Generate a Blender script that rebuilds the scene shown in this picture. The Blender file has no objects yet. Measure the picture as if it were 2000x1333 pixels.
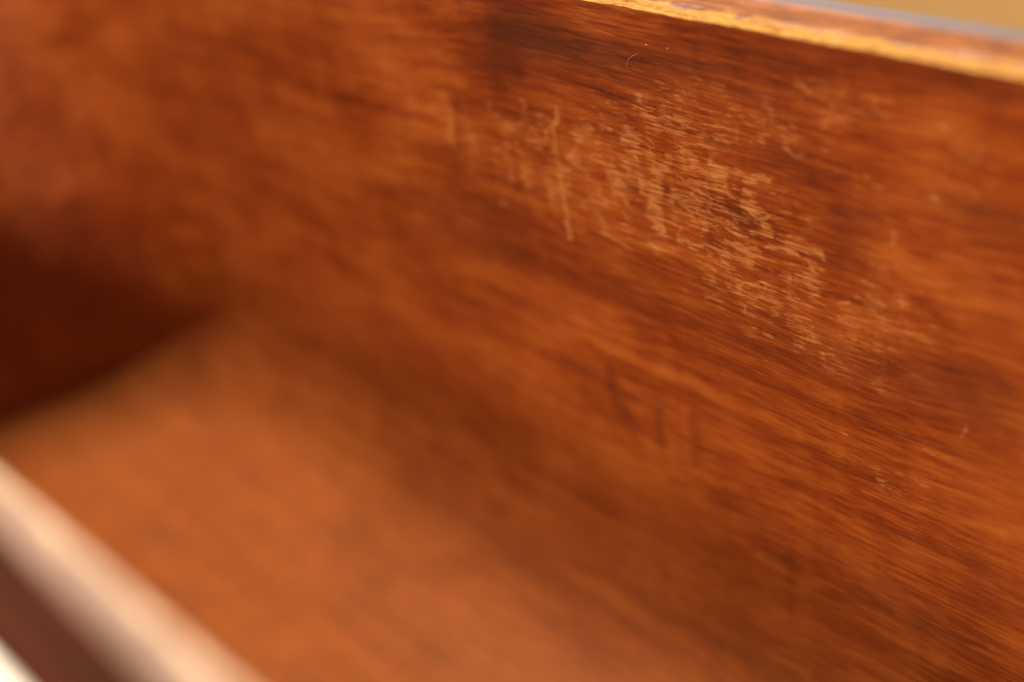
import bpy, bmesh, math, random
import numpy as np
from mathutils import Matrix, Vector

sc = bpy.context.scene
C = sc.collection
PI = math.pi

# ------------------------------------------------------------------ camera
# world: X along the grain of the box walls, Y across the box, Z up (metres)
cam_d = bpy.data.cameras.new('camera')
cam = bpy.data.objects.new('camera', cam_d)
C.objects.link(cam)
grain = Vector((-0.65220832, -0.29198284, 0.69955009))     # in lens axes: right, down, forward
away = Vector((0.74026617, -0.44399393, 0.50485184))
upw = Vector((-0.16318792, -0.84712184, -0.50572156))
def lens_axis(i, s):
    return Vector((-grain[i], away[i], upw[i])) * s
R = Matrix((lens_axis(0, 1), lens_axis(1, -1), lens_axis(2, -1))).transposed().to_4x4()
cam.matrix_world = Matrix.Translation((0.0, -0.19, 0.32)) @ R
cam_d.sensor_width = 36.0
cam_d.lens = 50.0
cam_d.clip_start = 0.005
cam_d.clip_end = 50.0
cam_d.dof.use_dof = True
cam_d.dof.focus_distance = 0.291
cam_d.dof.aperture_fstop = 4.7
cam_d.dof.aperture_blades = 0
sc.camera = cam
sc.cycles.max_bounces = 6
sc.cycles.diffuse_bounces = 4
sc.cycles.glossy_bounces = 3

# ------------------------------------------------------------------ world, lamps, exposure
world = bpy.data.worlds.new('World')
sc.world = world
world.use_nodes = True
wb = world.node_tree.nodes['Background']
wb.inputs['Color'].default_value = (1.0, 0.80, 0.60, 1)
wb.inputs['Strength'].default_value = 0.54

def area(name, loc, target, sx, sy, power, color):
    d = bpy.data.lights.new(name, 'AREA')
    d.shape = 'RECTANGLE'
    d.size, d.size_y = sx, sy
    d.energy = power
    d.color = color
    o = bpy.data.objects.new(name, d)
    C.objects.link(o)
    o.location = loc
    o.rotation_euler = (Vector(target) - Vector(loc)).to_track_quat('-Z', 'Y').to_euler()
    return o
area('ceiling_lamp', (-0.62, -0.04, 1.25), (-0.45, -0.06, 0.1), 0.34, 0.34, 25.5, (1.0, 0.83, 0.62))
area('front_fill', (0.45, -1.05, 1.02), (-0.25, 0.0, 0.16), 0.26, 0.26, 30.0, (1.0, 0.83, 0.62))  # added front fill: brightens the far wall, shades the end panel's foot
area('window_light', (-1.60, 0.20, 1.25), (-0.2, -0.15, 0.22), 0.40, 0.40, 1.5, (1.0, 0.90, 0.78))
area('rim_sheen_light', (-1.10, 1.20, 0.50), (-0.2, 0.0, 0.22), 0.7, 0.50, 2.4, (0.97, 0.96, 1.0))  # added out of view for the grey sheen on the far rim

vs = sc.view_settings
vs.view_transform = 'Standard'
vs.look = 'None'
vs.exposure = 0.0
vs.gamma = 1.0
vs.use_curve_mapping = False

# ------------------------------------------------------------------ material helpers
class NT:
    def __init__(self, name):
        self.m = bpy.data.materials.new(name)
        self.m.use_nodes = True
        self.t = self.m.node_tree
        self.b = self.t.nodes['Principled BSDF']
    def n(self, kind, **kw):
        x = self.t.nodes.new(kind)
        for k, v in kw.items():
            setattr(x, k, v)
        return x
    def l(self, a, b):
        self.t.links.new(a, b)
    def val(self, sock, v):
        if hasattr(v, 'is_linked') or isinstance(v, bpy.types.NodeSocket):
            self.l(v, sock)
        else:
            sock.default_value = v
    def math(self, op, a, b=0.0, c=None, clamp=False):
        x = self.n('ShaderNodeMath', operation=op, use_clamp=clamp)
        self.val(x.inputs[0], a); self.val(x.inputs[1], b)
        if c is not None: self.val(x.inputs[2], c)
        return x.outputs[0]
    def noise(self, vec, scale, detail=3.0, rough=0.55, dist=0.0):
        mp = self.n('ShaderNodeMapping')
        mp.inputs['Scale'].default_value = scale
        self.l(vec, mp.inputs['Vector'])
        x = self.n('ShaderNodeTexNoise')
        x.inputs['Scale'].default_value = 1.0
        x.inputs['Detail'].default_value = detail
        x.inputs['Roughness'].default_value = rough
        x.inputs['Distortion'].default_value = dist
        self.l(mp.outputs[0], x.inputs['Vector'])
        return x.outputs['Fac']
    def step(self, v, lo, hi, o0=0.0, o1=1.0):
        x = self.n('ShaderNodeMapRange', interpolation_type='SMOOTHSTEP')
        self.val(x.inputs['Value'], v)
        x.inputs['From Min'].default_value = lo; x.inputs['From Max'].default_value = hi
        x.inputs['To Min'].default_value = o0; x.inputs['To Max'].default_value = o1
        return x.outputs[0]
    def mix(self, f, a, b, mode='MIX'):
        x = self.n('ShaderNodeMix', data_type='RGBA', blend_type=mode)
        self.val(x.inputs['Factor'], f)
        for i, v in ((6, a), (7, b)):
            if isinstance(v, tuple):
                x.inputs[i].default_value = (*v, 1.0)
            else:
                self.l(v, x.inputs[i])
        return x.outputs[2]
    def ramp(self, v, stops):
        x = self.n('ShaderNodeValToRGB')
        cr = x.color_ramp
        while len(cr.elements) < len(stops):
            cr.elements.new(0.5)
        for e, (p, c) in zip(cr.elements, stops):
            e.position = p; e.color = (*c, 1.0)
        self.val(x.inputs[0], v)
        return x.outputs[0]
    def attr(self, name):
        return self.n('ShaderNodeAttribute', attribute_name=name).outputs['Fac']

def wood(name):
    """varnished board, grain along X: fibres, cross-grain figure, stains and lacquer worn off in flakes"""
    k = NT(name)
    tc = k.n('ShaderNodeTexCoord').outputs['Object']
    wv = k.n('ShaderNodeTexNoise'); wv.inputs['Scale'].default_value = 9.0; wv.inputs['Detail'].default_value = 1.0
    k.l(tc, wv.inputs['Vector'])
    mad = k.n('ShaderNodeVectorMath', operation='MULTIPLY_ADD')
    mad.inputs[1].default_value = (0.0, .010, .010)
    k.l(wv.outputs['Color'], mad.inputs[0]); k.l(tc, mad.inputs[2])
    P = mad.outputs[0]
    fine = k.noise(P, (130, 1800, 1800), 2.0, .6)
    fib = k.noise(P, (50, 840, 840), 2.0, .6)
    band = k.noise(P, (12, 220, 220), 2.0, .55)
    fig = k.noise(tc, (95, 24, 24), 2.0, .6, 1.2)
    blot = k.noise(tc, (30, 40, 44), 2.0, .55, .4)
    big = k.noise(tc, (7, 9, 11), 1.0, .5)
    v = k.math('MULTIPLY', fine, .29)
    v = k.math('MULTIPLY_ADD', fib, .24, v)
    v = k.math('MULTIPLY_ADD', band, .25, v)
    v = k.math('MULTIPLY_ADD', fig, .09, v)
    v = k.math('MULTIPLY_ADD', blot, .23, v)
    v = k.math('MULTIPLY_ADD', big, .12, v)
    dark = k.attr('dark'); wear = k.attr('wear'); warm = k.attr('warm')
    v = k.math('SUBTRACT', v, k.math('MULTIPLY', dark, .13))
    v = k.math('ADD', v, k.math('MULTIPLY', warm, .11))
    col = k.ramp(v, [(.455, (.085, .013, .003)), (.575, (.200, .033, .005)),
                     (.70, (.335, .078, .011)), (.86, (.460, .145, .027))])
    col = k.mix(k.step(fib, .60, .76, 0.0, .26), col, (.085, .020, .006))
    col = k.mix(k.math('MULTIPLY', dark, .38, clamp=True), col, (.070, .026, .012))
    # floor and wall foot: worn paler, with the glow there painted in
    col = k.mix(k.math('MULTIPLY', k.attr('rubbed_glow'), .55), col, (.255, .090, .027))
    # worn lacquer: flakes of bare wood, broken up by the fibres
    fl1 = k.noise(P, (180, 300, 1350), 3.0, .68)
    fl2 = k.noise(tc, (210, 200, 130), 2.0, .6)
    brk = k.math('ADD', k.math('MULTIPLY', k.math('SUBTRACT', fl1, .5), 2.7), k.math('MULTIPLY', k.math('SUBTRACT', fl2, .5), 1.3))
    lvl = k.math('ADD', wear, brk)
    wm = k.math('MULTIPLY', k.step(lvl, .46, .62), k.step(wear, .04, .35))
    op = k.math('MULTIPLY_ADD', k.step(lvl, .45, 1.25), .26, k.math('MULTIPLY', k.noise(tc, (60, 90, 90), 2.0, .6), .46))
    wcol = k.mix(k.step(fine, .34, .66), (.36, .105, .022), (.68, .30, .088))
    col = k.mix(k.math('MULTIPLY', wm, op, clamp=True), col, wcol)
    # crackle of the old lacquer: a web of hairline cracks round the worn patch
    cm = k.n('ShaderNodeMapping'); cm.inputs['Scale'].default_value = (85, 0, 430)
    wob = k.n('ShaderNodeVectorMath', operation='MULTIPLY_ADD'); wob.inputs[1].default_value = (.5, 0, .5)
    wn = k.n('ShaderNodeTexNoise'); wn.inputs['Scale'].default_value = 260.0; wn.inputs['Detail'].default_value = 1.0
    k.l(tc, wn.inputs['Vector']); k.l(P, cm.inputs['Vector'])
    k.l(wn.outputs['Color'], wob.inputs[0]); k.l(cm.outputs[0], wob.inputs[2])
    vo = k.n('ShaderNodeTexVoronoi', feature='DISTANCE_TO_EDGE'); vo.inputs['Scale'].default_value = 1.0
    k.l(wob.outputs[0], vo.inputs['Vector'])
    cr = k.math('MULTIPLY', k.step(vo.outputs['Distance'], .015, .055, 1.0, 0.0), k.step(wear, .16, .45))
    cr = k.math('MULTIPLY', cr, k.step(fl2, .42, .62, 0.0, .38))
    col = k.mix(cr, col, (.56, .22, .058))
    k.l(col, k.b.inputs['Base Color'])
    r = k.math('MULTIPLY_ADD', blot, .25, .29)
    r = k.math('MULTIPLY_ADD', wm, .15, r)
    k.l(r, k.b.inputs['Roughness'])
    k.l(k.step(k.attr('rubbed_glow'), 0.0, 1.0, .5, .06), k.b.inputs['Specular IOR Level'])      # gloss drops where the paler floor tone is mixed in
    bp = k.n('ShaderNodeBump'); bp.inputs['Strength'].default_value = .42; bp.inputs['Distance'].default_value = .0004
    k.l(k.math('ADD', fib, k.math('MULTIPLY', fine, .6)), bp.inputs['Height']); k.l(bp.outputs[0], k.b.inputs['Normal'])
    return k.m

def wood_simple(name, scale, lo, mid, hi, rough, spec=.5):
    k = NT(name)
    tc = k.n('ShaderNodeTexCoord').outputs['Object']
    v = k.math('MULTIPLY_ADD', k.noise(tc, scale, 2.0, .6), .5, k.math('MULTIPLY', k.noise(tc, (26, 26, 26), 2.0, .6), .5))
    k.l(k.ramp(v, [(.36, lo), (.5, mid), (.66, hi)]), k.b.inputs['Base Color'])
    k.b.inputs['Roughness'].default_value = rough
    k.b.inputs['Specular IOR Level'].default_value = spec
    return k.m

def edge_wood(name, dark, bare_c):
    """rounded top edge: varnish worn through to pale bare wood along the inner arris"""
    k = NT(name)
    tc = k.n('ShaderNodeTexCoord').outputs['Object']
    fib = k.noise(tc, (55, 1500, 1500), 3.0, .65)
    blot = k.noise(tc, (110, 420, 420), 3.0, .6)
    chip = k.noise(tc, (420, 1500, 1500), 3.0, .75)
    bare = k.attr('bare')
    base = k.ramp(k.math('MULTIPLY_ADD', fib, .5, k.math('MULTIPLY', blot, .5)),
                  list(zip((.38, .50, .62), dark)))
    base = k.mix(k.attr('outer'), base, (.050, .026, .018))
    g = k.math('MULTIPLY_ADD', fib, .5, k.math('MULTIPLY', chip, .5))
    gold = k.ramp(g, list(zip((.34, .46, .60), bare_c)))
    brk = k.math('MULTIPLY_ADD', chip, .5, k.math('MULTIPLY', blot, .5))
    f = k.step(k.math('ADD', bare, k.math('MULTIPLY', k.math('SUBTRACT', brk, .5), 2.4)), .40, .66)
    k.l(k.mix(f, base, gold), k.b.inputs['Base Color'])
    k.l(k.step(f, 0, 1, .36, .62), k.b.inputs['Roughness'])
    k.l(k.step(f, 0, 1, .5, .12), k.b.inputs['Specular IOR Level'])
    bp = k.n('ShaderNodeBump'); bp.inputs['Strength'].default_value = .08; bp.inputs['Distance'].default_value = .0002
    k.l(fib, bp.inputs['Height']); k.l(bp.outputs[0], k.b.inputs['Normal'])
    return k.m

def plain(name, c0, c1, scale, rough, bump=.1):
    k = NT(name)
    tc = k.n('ShaderNodeTexCoord').outputs['Object']
    a = k.noise(tc, scale, 4.0, .55)
    k.l(k.mix(a, c0, c1), k.b.inputs['Base Color'])
    k.b.inputs['Roughness'].default_value = rough
    bp = k.n('ShaderNodeBump'); bp.inputs['Strength'].default_value = bump; bp.inputs['Distance'].default_value = .001
    k.l(a, bp.inputs['Height']); k.l(bp.outputs[0], k.b.inputs['Normal'])
    return k.m

M_wood = wood('varnished_wood')
M_woodX = wood_simple('varnished_wood_floor', (9, 180, 180), (.22, .050, .010), (.33, .085, .016), (.46, .15, .032), .36)
M_woodY = wood_simple('varnished_wood_end', (160, 9, 160), (.20, .040, .008), (.235, .050, .010), (.28, .066, .014), .42)
M_shaded = wood_simple('shaded_varnished_outside', (9, 180, 180), (.030, .006, .002), (.055, .010, .003), (.085, .016, .005), .85, .04)  # shade on the near wall's outer face, put into a darker base colour
M_edge = edge_wood('worn_wood_edge', [(.09, .025, .006), (.18, .056, .013), (.29, .105, .026)],
                   [(.12, .038, .006), (.29, .135, .025), (.42, .235, .058)])
M_edge_glare = edge_wood('worn_glare_edge', [(.16, .100, .080), (.27, .175, .140), (.36, .245, .195)],
                        [(.74, .53, .35), (.82, .63, .45), (.86, .69, .52)])  # near rim: overexposed sheen painted into a paler base colour
M_wall = plain('ochre_plaster', (.66, .40, .155), (.70, .43, .17), (3, 3, 3), .9)
M_table = plain('pale_table', (.55, .45, .34), (.62, .52, .40), (4, 40, 4), .4)
M_strip = plain('white_paint', (.84, .82, .78), (.88, .86, .82), (30, 200, 200), .35)
M_hair = plain('pale_fibre', (.45, .27, .15), (.55, .34, .20), (500, 500, 500), .5)

# ------------------------------------------------------------------ mesh helpers
def link(name, me, mat, parent=None):
    o = bpy.data.objects.new(name, me)
    C.objects.link(o)
    me.materials.append(mat)
    if parent:
        o.parent = parent
    return o

def box(name, lo, hi, mat, parent=None, bevel=0.0):
    bm = bmesh.new()
    bmesh.ops.create_cube(bm, size=1.0)
    for v in bm.verts:
        for i in range(3):
            v.co[i] = lo[i] + (v.co[i] + .5) * (hi[i] - lo[i])
    if bevel:
        bmesh.ops.bevel(bm, geom=bm.edges[:], offset=bevel, segments=3, profile=.5, affect='EDGES')
    me = bpy.data.meshes.new(name)
    bm.to_mesh(me); bm.free()
    return link(name, me, mat, parent)

# ------------------------------------------------------------------ wear marks on the inner long wall (mm along X, mm up Z; width mm)
STROKES = [
 ('w', [(-230.1, 202.2), (-232.6, 195.5), (-232.8, 186.8), (-232.6, 179.7), (-232.6, 173.7), (-233.0, 167.6)], 1.07, 1.0),
 ('w', [(-241.1, 182.9), (-236.0, 184.0), (-230.7, 186.8)], 0.95, 0.6),
 ('w', [(-256.6, 177.7), (-249.7, 180.3), (-244.0, 180.0)], 0.98, 0.55),
 ('w', [(-239.4, 202.5), (-244.5, 196.2), (-250.1, 193.5)], 1.19, 0.45),
 ('w', [(-236.2, 194.8), (-231.8, 197.7), (-229.6, 199.9)], 1.15, 0.8),
 ('w', [(-226.7, 193.0), (-222.2, 196.9), (-217.3, 200.6)], 1.58, 0.5),
 ('w', [(-250.0, 194.5), (-243.3, 194.9)], 0.95, 0.7),
 ('w', [(-256.5, 187.1), (-252.5, 187.7)], 0.86, 0.7),
 ('w', [(-257.1, 171.9), (-254.9, 172.4)], 1.00, 0.7),
 ('w', [(-229.7, 190.1), (-227.3, 191.6)], 1.38, 0.8),
 ('w', [(-235.7, 177.6), (-230.7, 180.1)], 0.83, 0.6),
 ('w', [(-271.8, 198.3), (-270.4, 194.1), (-272.4, 184.0)], 1.51, 0.8),
 ('w', [(-277.4, 194.2), (-271.9, 195.2)], 1.26, 0.55),
 ('w', [(-209.9, 199.0), (-204.2, 200.7), (-206.9, 198.2)], 2.15, 0.95),
 ('w', [(-195.6, 197.4), (-197.7, 194.8), (-200.0, 191.7)], 2.57, 1.0),
 ('w', [(-200.0, 191.3), (-202.6, 186.4), (-200.9, 185.4), (-201.0, 180.7)], 2.41, 0.95),
 ('w', [(-213.7, 190.5), (-212.4, 189.0), (-214.7, 185.2), (-212.3, 185.3)], 2.26, 0.8),
 ('w', [(-205.5, 181.5), (-200.9, 181.7), (-202.9, 180.2)], 2.21, 0.9),
 ('w', [(-208.1, 186.8), (-201.1, 187.3)], 1.09, 0.8),
 ('w', [(-218.9, 180.1), (-209.2, 180.0)], 0.79, 0.7),
 ('w', [(-191.9, 199.8), (-188.4, 199.4)], 1.25, 0.95),
 ('w', [(-190.1, 197.7), (-183.1, 198.2), (-177.7, 198.3), (-173.8, 197.4)], 1.32, 1.0),
 ('w', [(-185.3, 196.5), (-180.5, 196.7)], 1.84, 0.9),
 ('w', [(-191.3, 194.0), (-186.7, 193.7)], 1.05, 1.0),
 ('w', [(-173.6, 199.2), (-169.8, 198.8)], 1.19, 0.8),
 ('w', [(-192.7, 188.6), (-188.4, 189.1)], 1.06, 0.9),
 ('w', [(-188.5, 192.5), (-187.9, 190.7), (-188.4, 189.0)], 0.74, 0.9),
 ('w', [(-189.7, 187.5), (-188.5, 185.8)], 1.28, 0.9),
 ('w', [(-189.2, 185.3), (-187.4, 183.7), (-188.7, 182.1)], 1.70, 0.95),
 ('w', [(-192.8, 177.2), (-189.0, 178.8)], 1.08, 0.8),
 ('w', [(-208.5, 174.9), (-200.7, 174.5), (-196.2, 174.8)], 0.89, 0.7),
 ('w', [(-217.0, 172.5), (-207.5, 171.3)], 0.68, 0.6),
 ('w', [(-182.4, 186.4), (-178.3, 186.7)], 1.04, 0.9),
 ('w', [(-174.9, 186.4), (-169.6, 186.5)], 1.22, 0.95),
 ('w', [(-182.2, 182.1), (-178.1, 181.4), (-174.0, 182.5)], 1.05, 1.0),
 ('w', [(-171.2, 184.0), (-167.2, 184.5), (-163.4, 184.3)], 1.11, 1.0),
 ('w', [(-168.4, 186.5), (-163.3, 185.9), (-158.3, 186.2)], 0.70, 0.9),
 ('w', [(-158.0, 186.3), (-156.9, 184.8)], 0.89, 0.9),
 ('w', [(-170.7, 182.0), (-169.6, 180.7)], 1.23, 0.9),
 ('w', [(-168.0, 182.5), (-163.6, 182.2)], 0.50, 0.8),
 ('w', [(-162.3, 182.8), (-157.1, 182.5)], 0.50, 0.85),
 ('w', [(-163.7, 180.9), (-161.4, 180.7)], 0.90, 0.9),
 ('w', [(-180.5, 172.3), (-177.2, 172.4)], 0.64, 0.95),
 ('w', [(-174.5, 174.7), (-172.8, 175.0)], 0.63, 1.0),
 ('w', [(-186.3, 169.1), (-183.7, 169.2)], 0.97, 0.9),
 ('w', [(-174.4, 171.6), (-170.6, 171.3)], 1.05, 1.0),
 ('w', [(-178.1, 168.7), (-175.9, 168.9)], 0.74, 0.9),
 ('w', [(-167.9, 176.9), (-165.9, 177.1)], 0.41, 0.95),
 ('w', [(-164.3, 179.5), (-161.9, 179.4)], 0.35, 0.95),
 ('w', [(-160.0, 179.7), (-157.1, 178.1)], 0.40, 0.95),
 ('w', [(-178.6, 163.8), (-175.9, 162.9), (-173.4, 162.7)], 0.43, 1.0),
 ('w', [(-168.1, 174.5), (-164.0, 173.9)], 0.41, 0.9),
 ('w', [(-167.9, 169.1), (-161.9, 170.0), (-157.6, 170.2)], 0.41, 0.8),
 ('w', [(-160.6, 174.2), (-157.6, 174.5)], 0.81, 0.9),
 ('w', [(-155.9, 175.5), (-151.3, 176.9)], 0.69, 0.9),
 ('w', [(-145.5, 179.0), (-136.3, 181.7)], 0.75, 0.75),
 ('w', [(-138.4, 180.8), (-137.2, 178.6), (-135.1, 177.7)], 0.57, 0.7),
 ('w', [(-150.3, 171.9), (-149.3, 172.7)], 0.59, 0.9),
 ('w', [(-162.0, 168.5), (-160.5, 168.5)], 0.51, 0.9),
 ('w', [(-125.9, 158.3), (-126.8, 155.6)], 0.48, 0.8),
 ('w', [(-128.8, 149.0), (-130.7, 149.0)], 0.39, 0.5),
 ('w', [(-135.3, 148.9), (-132.4, 148.3), (-130.2, 148.8)], 0.40, 0.8),
 ('w', [(-147.0, 136.6), (-144.7, 136.6)], 0.52, 0.95),
 ('w', [(-145.4, 135.5), (-143.3, 135.3)], 0.42, 0.95),
 ('w', [(-140.6, 152.0), (-140.1, 151.5)], 0.50, 0.8),
 ('w', [(-162.5, 143.9), (-161.1, 143.7)], 0.43, 0.8),
 ('w', [(-154.8, 144.7), (-153.8, 144.4)], 0.42, 0.8),
 ('w', [(-177.4, 155.2), (-174.1, 155.4)], 0.43, 0.7),
 ('w', [(-174.2, 151.2), (-171.4, 151.4)], 0.43, 0.5),
 ('w', [(-159.9, 162.4), (-154.8, 163.0)], 0.41, 0.5),
 ('w', [(-144.2, 166.8), (-143.1, 165.1)], 0.40, 0.6),
 ('w', [(-148.9, 168.7), (-144.7, 168.7)], 0.39, 0.5),
 ('w', [(-160.8, 220.7), (-158.1, 219.4)], 1.48, 0.55),
 ('w', [(-168.3, 215.3), (-167.4, 209.2)], 1.16, 0.4),
 ('w', [(-158.3, 220.3), (-149.2, 220.8), (-140.6, 220.8)], 0.90, 0.45),
 ('w', [(-146.1, 218.5), (-138.6, 218.4)], 0.88, 0.4),
 ('w', [(-130.5, 217.7), (-128.9, 217.5)], 1.20, 0.7),
 ('w', [(-129.5, 214.4), (-123.6, 213.4)], 0.85, 0.45),
 ('w', [(-145.6, 203.7), (-143.4, 203.4)], 0.83, 0.6),
 ('w', [(-141.0, 195.0), (-140.6, 188.2)], 1.32, 0.45),
 ('w', [(-146.4, 186.5), (-141.8, 187.2)], 1.13, 0.4),
 ('w', [(-154.7, 204.6), (-145.6, 204.7)], 0.65, 0.45),
 ('w', [(-193.3, 205.0), (-191.8, 200.8)], 1.05, 0.5),
 ('w', [(-182.4, 214.8), (-180.7, 218.2)], 0.59, 0.2),
 ('w', [(-216.0, 204.0), (-212.2, 203.3)], 0.98, 0.6),
 ('w', [(-164.2, 205.7), (-157.0, 206.0)], 0.57, 0.5),
 ('w', [(-171.2, 210.5), (-167.5, 210.2)], 0.68, 0.6),
 ('w', [(-170.1, 208.8), (-167.9, 208.7)], 0.78, 0.75),
 ('o', [(-253.3, 137.2), (-226.6, 138.9), (-207.5, 140.2)], 2.99, 0.55),
 ('o', [(-208.3, 140.4), (-190.0, 140.6), (-166.9, 139.2)], 1.50, 0.85),
 ('o', [(-166.9, 139.2), (-148.4, 138.9)], 1.26, 0.75),
 ('o', [(-150.0, 131.8), (-130.3, 135.2), (-117.9, 136.8)], 0.91, 0.7),
 ('o', [(-207.6, 128.2), (-206.9, 119.5)], 1.48, 0.5),
 ('o', [(-168.2, 122.7), (-159.1, 123.2)], 0.66, 0.6),
 ('o', [(-157.8, 109.8), (-149.7, 108.2)], 0.89, 0.5),
 ('o', [(-147.7, 93.0), (-127.0, 95.0)], 1.07, 0.6),
 ('o', [(-156.3, 112.0), (-136.8, 108.1)], 0.86, 0.4),
 ('o', [(-126.7, 179.6), (-119.4, 176.7)], 2.36, 0.45),
 ('o', [(-218.4, 125.5), (-216.9, 118.4)], 2.01, 0.35),
 ('o', [(-170.4, 94.0), (-164.2, 98.9)], 1.16, 0.5),
 ('o', [(-291.9, 144.0), (-258.8, 147.7)], 2.62, 0.35),
 ('o', [(-290.9, 124.6), (-264.8, 123.7)], 2.46, 0.4),
 ('d', [(-267.3, 195.4), (-271.7, 183.6)], 2.04, 0.55),
 ('d', [(-225.3, 134.1), (-225.7, 127.9)], 1.77, 0.8),
 ('d', [(-242.9, 131.6), (-228.5, 128.9), (-217.8, 129.0)], 1.78, 0.5),
 ('d', [(-214.8, 131.4), (-209.2, 129.1)], 1.22, 0.4),
 ('d', [(-223.1, 123.6), (-219.6, 118.1)], 2.79, 0.5),
 ('d', [(-209.0, 130.7), (-210.9, 117.8)], 1.74, 0.45),
 ('d', [(-198.3, 130.5), (-198.9, 117.7)], 1.70, 0.5),
 ('d', [(-245.7, 101.4), (-244.3, 96.6)], 1.64, 0.55),
 ('d', [(-208.6, 107.6), (-204.7, 107.8)], 1.12, 0.8),
 ('d', [(-196.2, 108.9), (-179.6, 110.0)], 1.18, 0.4),
 ('d', [(-178.9, 100.4), (-170.0, 98.9)], 1.65, 0.4),
 ('d', [(-155.6, 99.8), (-144.7, 101.5)], 1.00, 0.6),
 ('d', [(-139.5, 101.5), (-122.1, 105.2)], 0.94, 0.65),
 ('d', [(-172.7, 102.0), (-173.4, 84.4)], 1.21, 0.35),
 ('d', [(-276.2, 112.9), (-270.7, 112.9)], 2.53, 0.5),
 ('d', [(-333.6, 53.5), (-325.5, 53.0)], 3.30, 0.4),
 ('d', [(-154.0, 196.3), (-143.7, 196.7)], 0.93, 0.6),
 ('d', [(-153.5, 151.1), (-124.6, 150.8)], 0.97, 0.35),
 ('d', [(-143.9, 124.6), (-131.6, 125.4)], 0.82, 0.5),
 ('d', [(-186.0, 185.9), (-187.3, 180.7)], 1.50, 0.36),
 ('d', [(-187.2, 192.6), (-184.1, 189.9)], 1.46, 0.3),
 ('d', [(-209.5, 187.8), (-204.8, 188.1)], 0.88, 0.8),
 ('d', [(-198.7, 188.0), (-192.9, 187.7)], 0.75, 0.8),
 ('d', [(-212.6, 183.3), (-202.4, 183.8)], 1.10, 0.6),
 ('d', [(-199.8, 190.8), (-198.4, 189.9)], 1.08, 0.6),
]
PATCHES = [
 ('w', -161.7, 172.7, 24.1, 12.2, 0.42),
 ('w', -223.7, 181.2, 22.3, 12.3, 0.44),
 ('w', -259.0, 184.9, 16.6, 13.0, 0.34),
 ('w', -188.3, 190.0, 27.1, 12.2, 0.64),
 ('w', -175.8, 177.9, 23.1, 12.4, 0.54),
 ('w', -207.3, 191.4, 25.1, 13.9, 0.6),
 ('w', -238.0, 186.9, 25.4, 17.9, 0.46),
 ('w', -179.0, 210.0, 28.0, 8.8, 0.4),
 ('w', -150.6, 215.6, 24.0, 8.0, 0.32),
 ('w', -172.8, 166.7, 23.0, 7.0, 0.44),
 ('w', -157.2, 164.6, 23.7, 8.7, 0.38),
 ('w', -141.0, 177.1, 21.6, 9.1, 0.36),
 ('w', -196.1, 205.6, 20.9, 8.2, 0.46),
 ('w', -284.7, 187.9, 14.3, 10.6, 0.3),
 ('w', -128.6, 210.6, 14.5, 11.5, 0.32),
 ('w', -142.2, 138.0, 20.3, 7.9, 0.3),
 ('w', -197.4, 176.7, 15.7, 6.5, 0.42),
 ('d', -239.2, 219.0, 13.5, 7.4, 0.85),
 ('d', -216.7, 216.6, 21.3, 5.9, 0.55),
 ('d', -250.7, 208.7, 10.7, 7.9, 0.3),
 ('d', -190.1, 217.7, 29.4, 6.6, 0.38),
 ('d', -167.4, 224.5, 18.9, 5.0, 0.25),
 ('d', -165.2, 161.8, 21.0, 5.1, 0.27),
 ('d', -144.9, 164.2, 16.7, 5.4, 0.33),
 ('d', -124.6, 166.0, 12.0, 6.8, 0.6),
 ('d', -119.7, 202.2, 8.4, 4.4, 0.4),
 ('d', -127.6, 204.1, 5.8, 2.5, 0.35),
 ('d', -150.8, 190.7, 6.7, 6.6, 0.38),
 ('d', -161.9, 204.0, 9.4, 5.4, 0.35),
 ('d', -261.7, 167.5, 16.9, 10.8, 0.35),
 ('d', -282.4, 160.7, 18.2, 9.9, 0.28),
 ('d', -254.2, 158.0, 21.8, 6.3, 0.15),
 ('d', -121.1, 120.9, 11.4, 9.3, 0.4),
 ('d', -143.3, 104.5, 17.5, 7.4, 0.4),
 ('d', -214.0, 161.4, 23.1, 7.2, 0.21),
 ('d', -177.3, 189.3, 9.0, 5.9, 0.27),
 ('d', -124.6, 227.0, 8.3, 2.7, 0.35),
 ('o', -135.2, 185.5, 14.5, 7.6, 0.35),
 ('o', -129.5, 217.9, 14.5, 8.4, 0.4),
 ('o', -147.0, 170.5, 6.7, 3.0, 0.4),
 ('o', -248.5, 105.3, 35.9, 14.7, 0.3),
 ('o', -222.1, 91.9, 32.6, 16.4, 0.35),
 ('o', -333.6, 170.2, 29.3, 10.5, 0.35),
 ('o', -230.9, 144.7, 18.3, 6.3, 0.3),
 ('o', -295.8, 131.4, 21.2, 9.3, 0.2),
 ('o', -182.4, 97.1, 8.3, 5.0, 0.3),
]

# ------------------------------------------------------------------ the setting
wall = box('background_wall', (-3.0, 1.60, -0.9), (3.0, 1.70, 2.2), M_wall); wall['kind'] = 'structure'
table = box('table_top', (-1.1, -0.75, -0.040), (0.8, 0.045, -0.001), M_table, bevel=.004); table['kind'] = 'structure'

# ------------------------------------------------------------------ the box
X0, X1 = -0.505, 0.20            # inner faces of the end panels
YN = -0.1562                      # inner face of the near long wall
ZF = 0.046                        # inside floor
ZR = 0.2290                       # height where the walls meet the rounded edges
RY, RZ = .056, .044               # cove between floor and far wall
T_FAR, T_NEAR, T_END = 0.0155, 0.0051, 0.012

root = bpy.data.objects.new('wooden_box', None)
C.objects.link(root)
root.location = (0, 0, 0)
root['label'] = 'open reddish-brown varnished wooden box with scratched inner wall and pale worn rim'
root['category'] = 'box'

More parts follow.
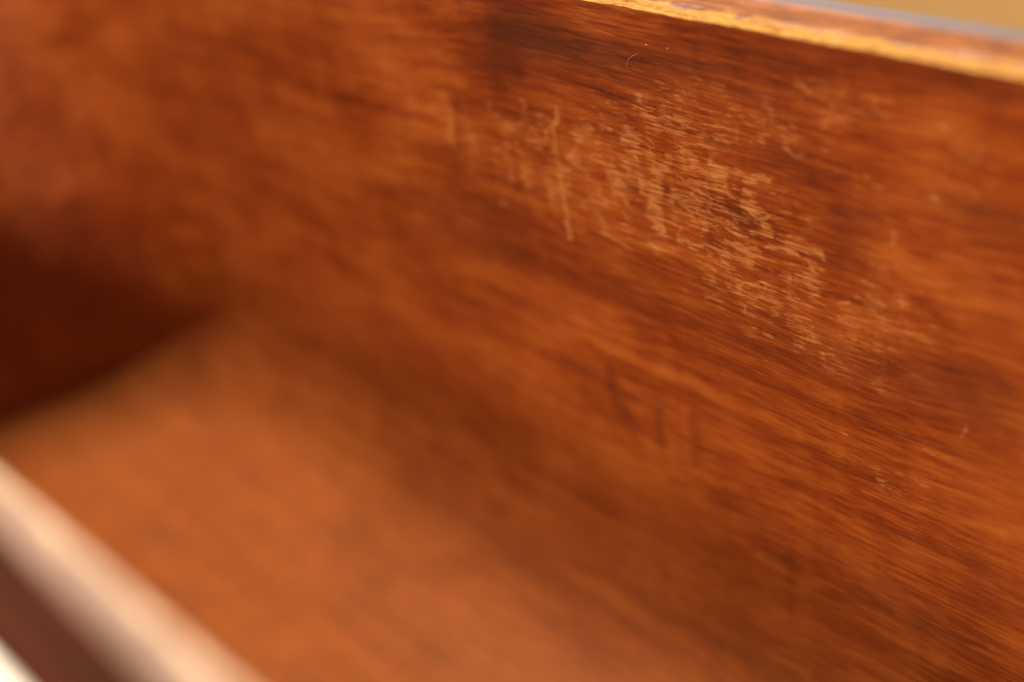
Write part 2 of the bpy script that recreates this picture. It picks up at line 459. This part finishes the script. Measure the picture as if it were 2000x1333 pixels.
def inner_wall(name, parent):
    """far long wall bent into the floor: dense grid on the inner face carrying the wear marks, closed behind"""
    xs = np.concatenate([np.arange(X0, -.32, .0022), np.arange(-.32, -.098, .0005), np.arange(-.098, X1, .004), [X1]])
    # profile from the middle of the floor, up the cove, to the top of the wall
    q = np.linspace(0, PI / 2, 26)
    py = np.concatenate([np.linspace(-.1045, -RY, 16)[:-1], -RY + RY * np.sin(q)])
    pz = np.concatenate([np.full(15, ZF), ZF + RZ * (1 - np.cos(q))])
    wz = np.append(np.arange(ZF + RZ + .0005, ZR - .0002, .0005), ZR)
    pz = np.concatenate([pz, wz]); py = np.concatenate([py, np.zeros(len(wz))])
    Xg, Zg = np.meshgrid(xs, pz, indexing='ij')
    Yg = np.broadcast_to(py, Xg.shape)
    nx, nz = Xg.shape
    ch = {'w': np.zeros_like(Xg), 'd': np.zeros_like(Xg), 'o': np.zeros_like(Xg)}
    mx, mz = Xg * 1000, Zg * 1000
    for c, cx, cz, rx, rz, s in PATCHES:
        q = ((mx - cx) / rx) ** 2 + ((mz - cz) / rz) ** 2
        ch[c] = np.maximum(ch[c], s * np.exp(-q * .9)) if c == 'w' else ch[c] + s * np.exp(-q * .9)
    rnd = np.random.RandomState(4)
    for c, pts, w, s in STROKES:
        ph = rnd.rand(4) * 6.3
        jx = .22 * w * np.sin(mz * 1.1 / max(w, .8) + ph[0]) + .12 * w * np.sin(mz * 2.6 / max(w, .8) + ph[1])
        jz = .20 * w * np.sin(mx * .9 / max(w, .8) + ph[2]) + .1 * w * np.sin(mx * 2.3 / max(w, .8) + ph[3])
        ax, az = mx + jx, mz + jz
        D = np.full_like(Xg, 1e9)
        for (x0, z0), (x1, z1) in zip(pts[:-1], pts[1:]):
            dx, dz = x1 - x0, z1 - z0
            t = np.clip(((ax - x0) * dx + (az - z0) * dz) / (dx * dx + dz * dz + 1e-9), 0, 1)
            D = np.minimum(D, np.hypot(ax - x0 - t * dx, az - z0 - t * dz))
        m = s * np.clip(1.25 - D / w * (1.25 if c == 'w' else .75), 0, 1) * (1 if c == 'w' else .6)
        if c == 'w':
            ch[c] = np.maximum(ch[c], m)
        else:
            ch[c] = ch[c] + m
    V = np.zeros((nx * nz, 3), np.float32)
    V[:, 0] = Xg.ravel(); V[:, 2] = Zg.ravel()
    # very slight unevenness of the hand-worked board
    V[:, 1] = Yg.ravel() + (.00025 * np.sin(V[:, 0] * 47) * np.sin(V[:, 2] * 39 + 1.0))
    i, j = np.meshgrid(np.arange(nx - 1), np.arange(nz - 1), indexing='ij')
    a = (i * nz + j).ravel()
    F = np.stack([a, a + nz, a + nz + 1, a + 1], 1)
    # closed behind: outer face of the wall and underside of the floor
    prof_out = [(-.1045, .004), (T_FAR, .004), (T_FAR, ZR)]
    b0 = nx * nz
    V = np.vstack([V, np.array([[x, y, z] for x in (X0, X1) for y, z in prof_out], np.float32)])
    faces = F.tolist()
    low = [g * nz for g in range(nx)]; top = [g * nz + nz - 1 for g in range(nx)]
    faces.append([b0, b0 + 1, b0 + 4, b0 + 3])
    faces.append([b0 + 1, b0 + 2, b0 + 5, b0 + 4])
    faces.append([b0, b0 + 3] + low[::-1])
    faces.append([b0 + 5, b0 + 2] + top)
    faces.append(list(range(nz)) + [b0 + 2, b0 + 1, b0])
    faces.append([(nx - 1) * nz + g for g in range(nz)][::-1] + [b0 + 3, b0 + 4, b0 + 5])
    me = bpy.data.meshes.new(name)
    me.from_pydata(V.tolist(), [], faces)
    ch['r'] = np.broadcast_to(np.clip((.115 - pz) / .070, 0, 1) ** 1.5, Xg.shape)  # worn floor tone plus glow painted up the wall foot
    for key, an in (('r', 'rubbed_glow'), ('w', 'wear'), ('d', 'dark'), ('o', 'warm')):
        at = me.attributes.new(an, 'FLOAT', 'POINT')
        at.data.foreach_set('value', np.concatenate([ch[key].ravel(), np.zeros(6)]).astype(np.float32))
    me.polygons.foreach_set('use_smooth', [len(f) == 4 for f in faces])
    me.update()
    return link(name, me, M_wood, parent)

def edge_strip(name, parent, prof, x0, x1, step, mat, outer=1.0, wob=.00008):
    """rounded top edge of a wall: profile of (y, z, bare) swept along X, with a slightly wandering worn arris"""
    xs = np.arange(x0, x1, step).tolist() + [x1]
    n = len(prof)
    V, F, B, O = [], [], [], []
    T = abs(prof[-1][0] - prof[0][0])
    for x in xs:
        w = wob * (math.sin(x * 210) + .7 * math.sin(x * 517 + 1) + .5 * math.sin(x * 1303 + 2))
        for (y, z, b) in prof:
            V.append((x, y, z + w * (1 if b > .3 else 0)))
            B.append(b); O.append(max(0.0, min(1.0, (abs(y - prof[0][0]) / T - .56) / .10)) * outer)
    for q in range(len(xs) - 1):
        for p in range(n):
            p2 = (p + 1) % n
            F.append((q * n + p, q * n + p2, (q + 1) * n + p2, (q + 1) * n + p))
    F.append(tuple(range(n))[::-1]); F.append(tuple((len(xs) - 1) * n + p for p in range(n)))
    me = bpy.data.meshes.new(name)
    me.from_pydata(V, [], F)
    at = me.attributes.new('bare', 'FLOAT', 'POINT')
    at.data.foreach_set('value', B)
    at = me.attributes.new('outer', 'FLOAT', 'POINT')
    at.data.foreach_set('value', O)
    bm = bmesh.new(); bm.from_mesh(me)
    bmesh.ops.recalc_face_normals(bm, faces=bm.faces)
    bm.to_mesh(me); bm.free()
    for p in me.polygons:
        p.use_smooth = len(p.vertices) == 4
    me.set_sharp_from_angle(angle=math.radians(35))
    return link(name, me, mat, parent)

def rim_profile(y_in, y_out, z0, h, n=50, wide=.21):
    """from the inner face over a soft crown to the outer face; sgn handles either wall"""
    out = []
    T = y_out - y_in
    for q in range(n + 1):
        t = q / n
        t = t if t < .9 else .9 + .1 * math.sin((t - .9) / .1 * PI / 2)
        y = y_in + T * t
        # inner arris: worn slope; crown; softly rounded outside
        if t < .30:
            z = z0 + h * .80 * math.sin(t / .30 * PI / 2) ** .9
        elif t < .52:
            z = z0 + h * (.80 + .20 * math.sin((t - .30) / .22 * PI / 2))
        elif t < .90:
            u = (t - .52) / .38
            z = z0 + h * (1 - .24 * u ** 1.4)
        else:
            u = (t - .90) / .10
            z = z0 + h * (.76 - .66 * (1 - math.sqrt(max(0, 1 - u * u))))
        bare = max(0.0, min(1.0, 1.2 - t / wide))
        out.append((y, z, bare))
    out.append((y_out, z0 + .00005, 0.0))
    return out

far = inner_wall('curved_back_panel', root)
edge_strip('top_edge', far, rim_profile(-.0003, T_FAR, ZR + .0001, .0022), X0, X1, .0012, M_edge)

near = box('side_panel', (X0, YN - T_NEAR, 0.0), (X1, YN, ZR), M_shaded, root)
edge_strip('top_edge', near, rim_profile(YN + .0002, YN - T_NEAR, ZR + .0001, .0018, wide=.38), X0, X1, .004, M_edge_glare, .35)
strip = box('side_strip', (X0, YN - T_NEAR - .016, 0.150), (X1, YN - T_NEAR, 0.1955), M_strip, near, bevel=.0015)
strip['label'] = 'white painted strip along the outer side'
for xa, xb in ((X0 - T_END, X0), (X1, X1 + T_END)):
    e = box('end_panel', (xa, YN - T_NEAR, 0.0), (xb, T_FAR, ZR + .0025), M_woodY, root, bevel=.0012)
def corner_fillet(name, parent, xe, sgn, r=.075, n=20):
    """rounded inside corner where an end panel meets the back panel"""
    pr = [(xe + sgn * r * (1 - math.cos(q / n * PI / 2)), -r * (1 - math.sin(q / n * PI / 2)) - .0002) for q in range(n + 1)]
    pr.append((xe, -.0002))
    if sgn < 0:
        pr = pr[::-1]
    m = len(pr)
    V = [(x, y, z) for z in (ZF - .02, ZR - .0003) for x, y in pr]
    F = [(p, (p + 1) % m, m + (p + 1) % m, m + p) for p in range(m)] + [tuple(range(m))[::-1], tuple(range(m, 2 * m))]
    me = bpy.data.meshes.new(name); me.from_pydata(V, [], F)
    bm = bmesh.new(); bm.from_mesh(me); bmesh.ops.recalc_face_normals(bm, faces=bm.faces); bm.to_mesh(me); bm.free()
    for p in me.polygons:
        p.use_smooth = len(p.vertices) == 4
    me.set_sharp_from_angle(angle=math.radians(35))
    return link(name, me, M_wood, parent)
corner_fillet('corner_fillet', root, X0, 1)
corner_fillet('corner_fillet', root, X1, -1)
box('base_panel', (X0, YN, 0.004), (X1, -.1047, ZF - .0004), M_wood, root)

# ------------------------------------------------------------------ small debris lying on the wood
def fibre(name, pts, r, label):
    cu = bpy.data.curves.new(name, 'CURVE'); cu.dimensions = '3D'; cu.bevel_depth = r; cu.bevel_resolution = 1
    sp = cu.splines.new('NURBS'); sp.points.add(len(pts) - 1); sp.use_endpoint_u = True; sp.order_u = 3
    for p, q in zip(sp.points, pts):
        p.co = (*q, 1.0)
    tmp = bpy.data.objects.new(name, cu); C.objects.link(tmp)
    me = bpy.data.meshes.new_from_object(tmp.evaluated_get(bpy.context.evaluated_depsgraph_get()))
    bpy.data.objects.remove(tmp)
    me.materials.clear()
    o = link(name, me, M_hair)
    o['label'] = label; o['category'] = 'fibre'
    return o
fibre('stray_fibre', [(-0.20507, -0.0003, 0.21615), (-0.2047, -0.0006, 0.21743), (-0.20359, -0.0006, 0.21872), (-0.20153, -0.0003, 0.2197)], .000026, 'thin pale curled fibre stuck to the dark wood below the rim')

def speck(name, loc, r, seed, label):
    bm = bmesh.new()
    bmesh.ops.create_icosphere(bm, subdivisions=2, radius=r)
    rr = random.Random(seed)
    for v in bm.verts:
        v.co *= rr.uniform(.6, 1.25)
        v.co.y *= .35; v.co.x *= 1.4
    me = bpy.data.meshes.new(name); bm.to_mesh(me); bm.free()
    o = link(name, me, M_hair); o.location = loc
    o['label'] = label; o['category'] = 'dust speck'; o['group'] = 'dust specks on the box'
speck('dust_speck', (-0.1318, -0.0005, 0.2044), 0.00022, 3, 'pale dust speck on the wall, rightmost of those below the rim')
speck('dust_speck', (-0.1987, -0.0003, 0.2220), 0.00016, 4, 'tiny dust speck just above the curled fibre')
speck('dust_speck', (-0.1929, -0.0003, 0.2221), 0.00014, 5, 'tiny dust speck to the right of the curled fibre')
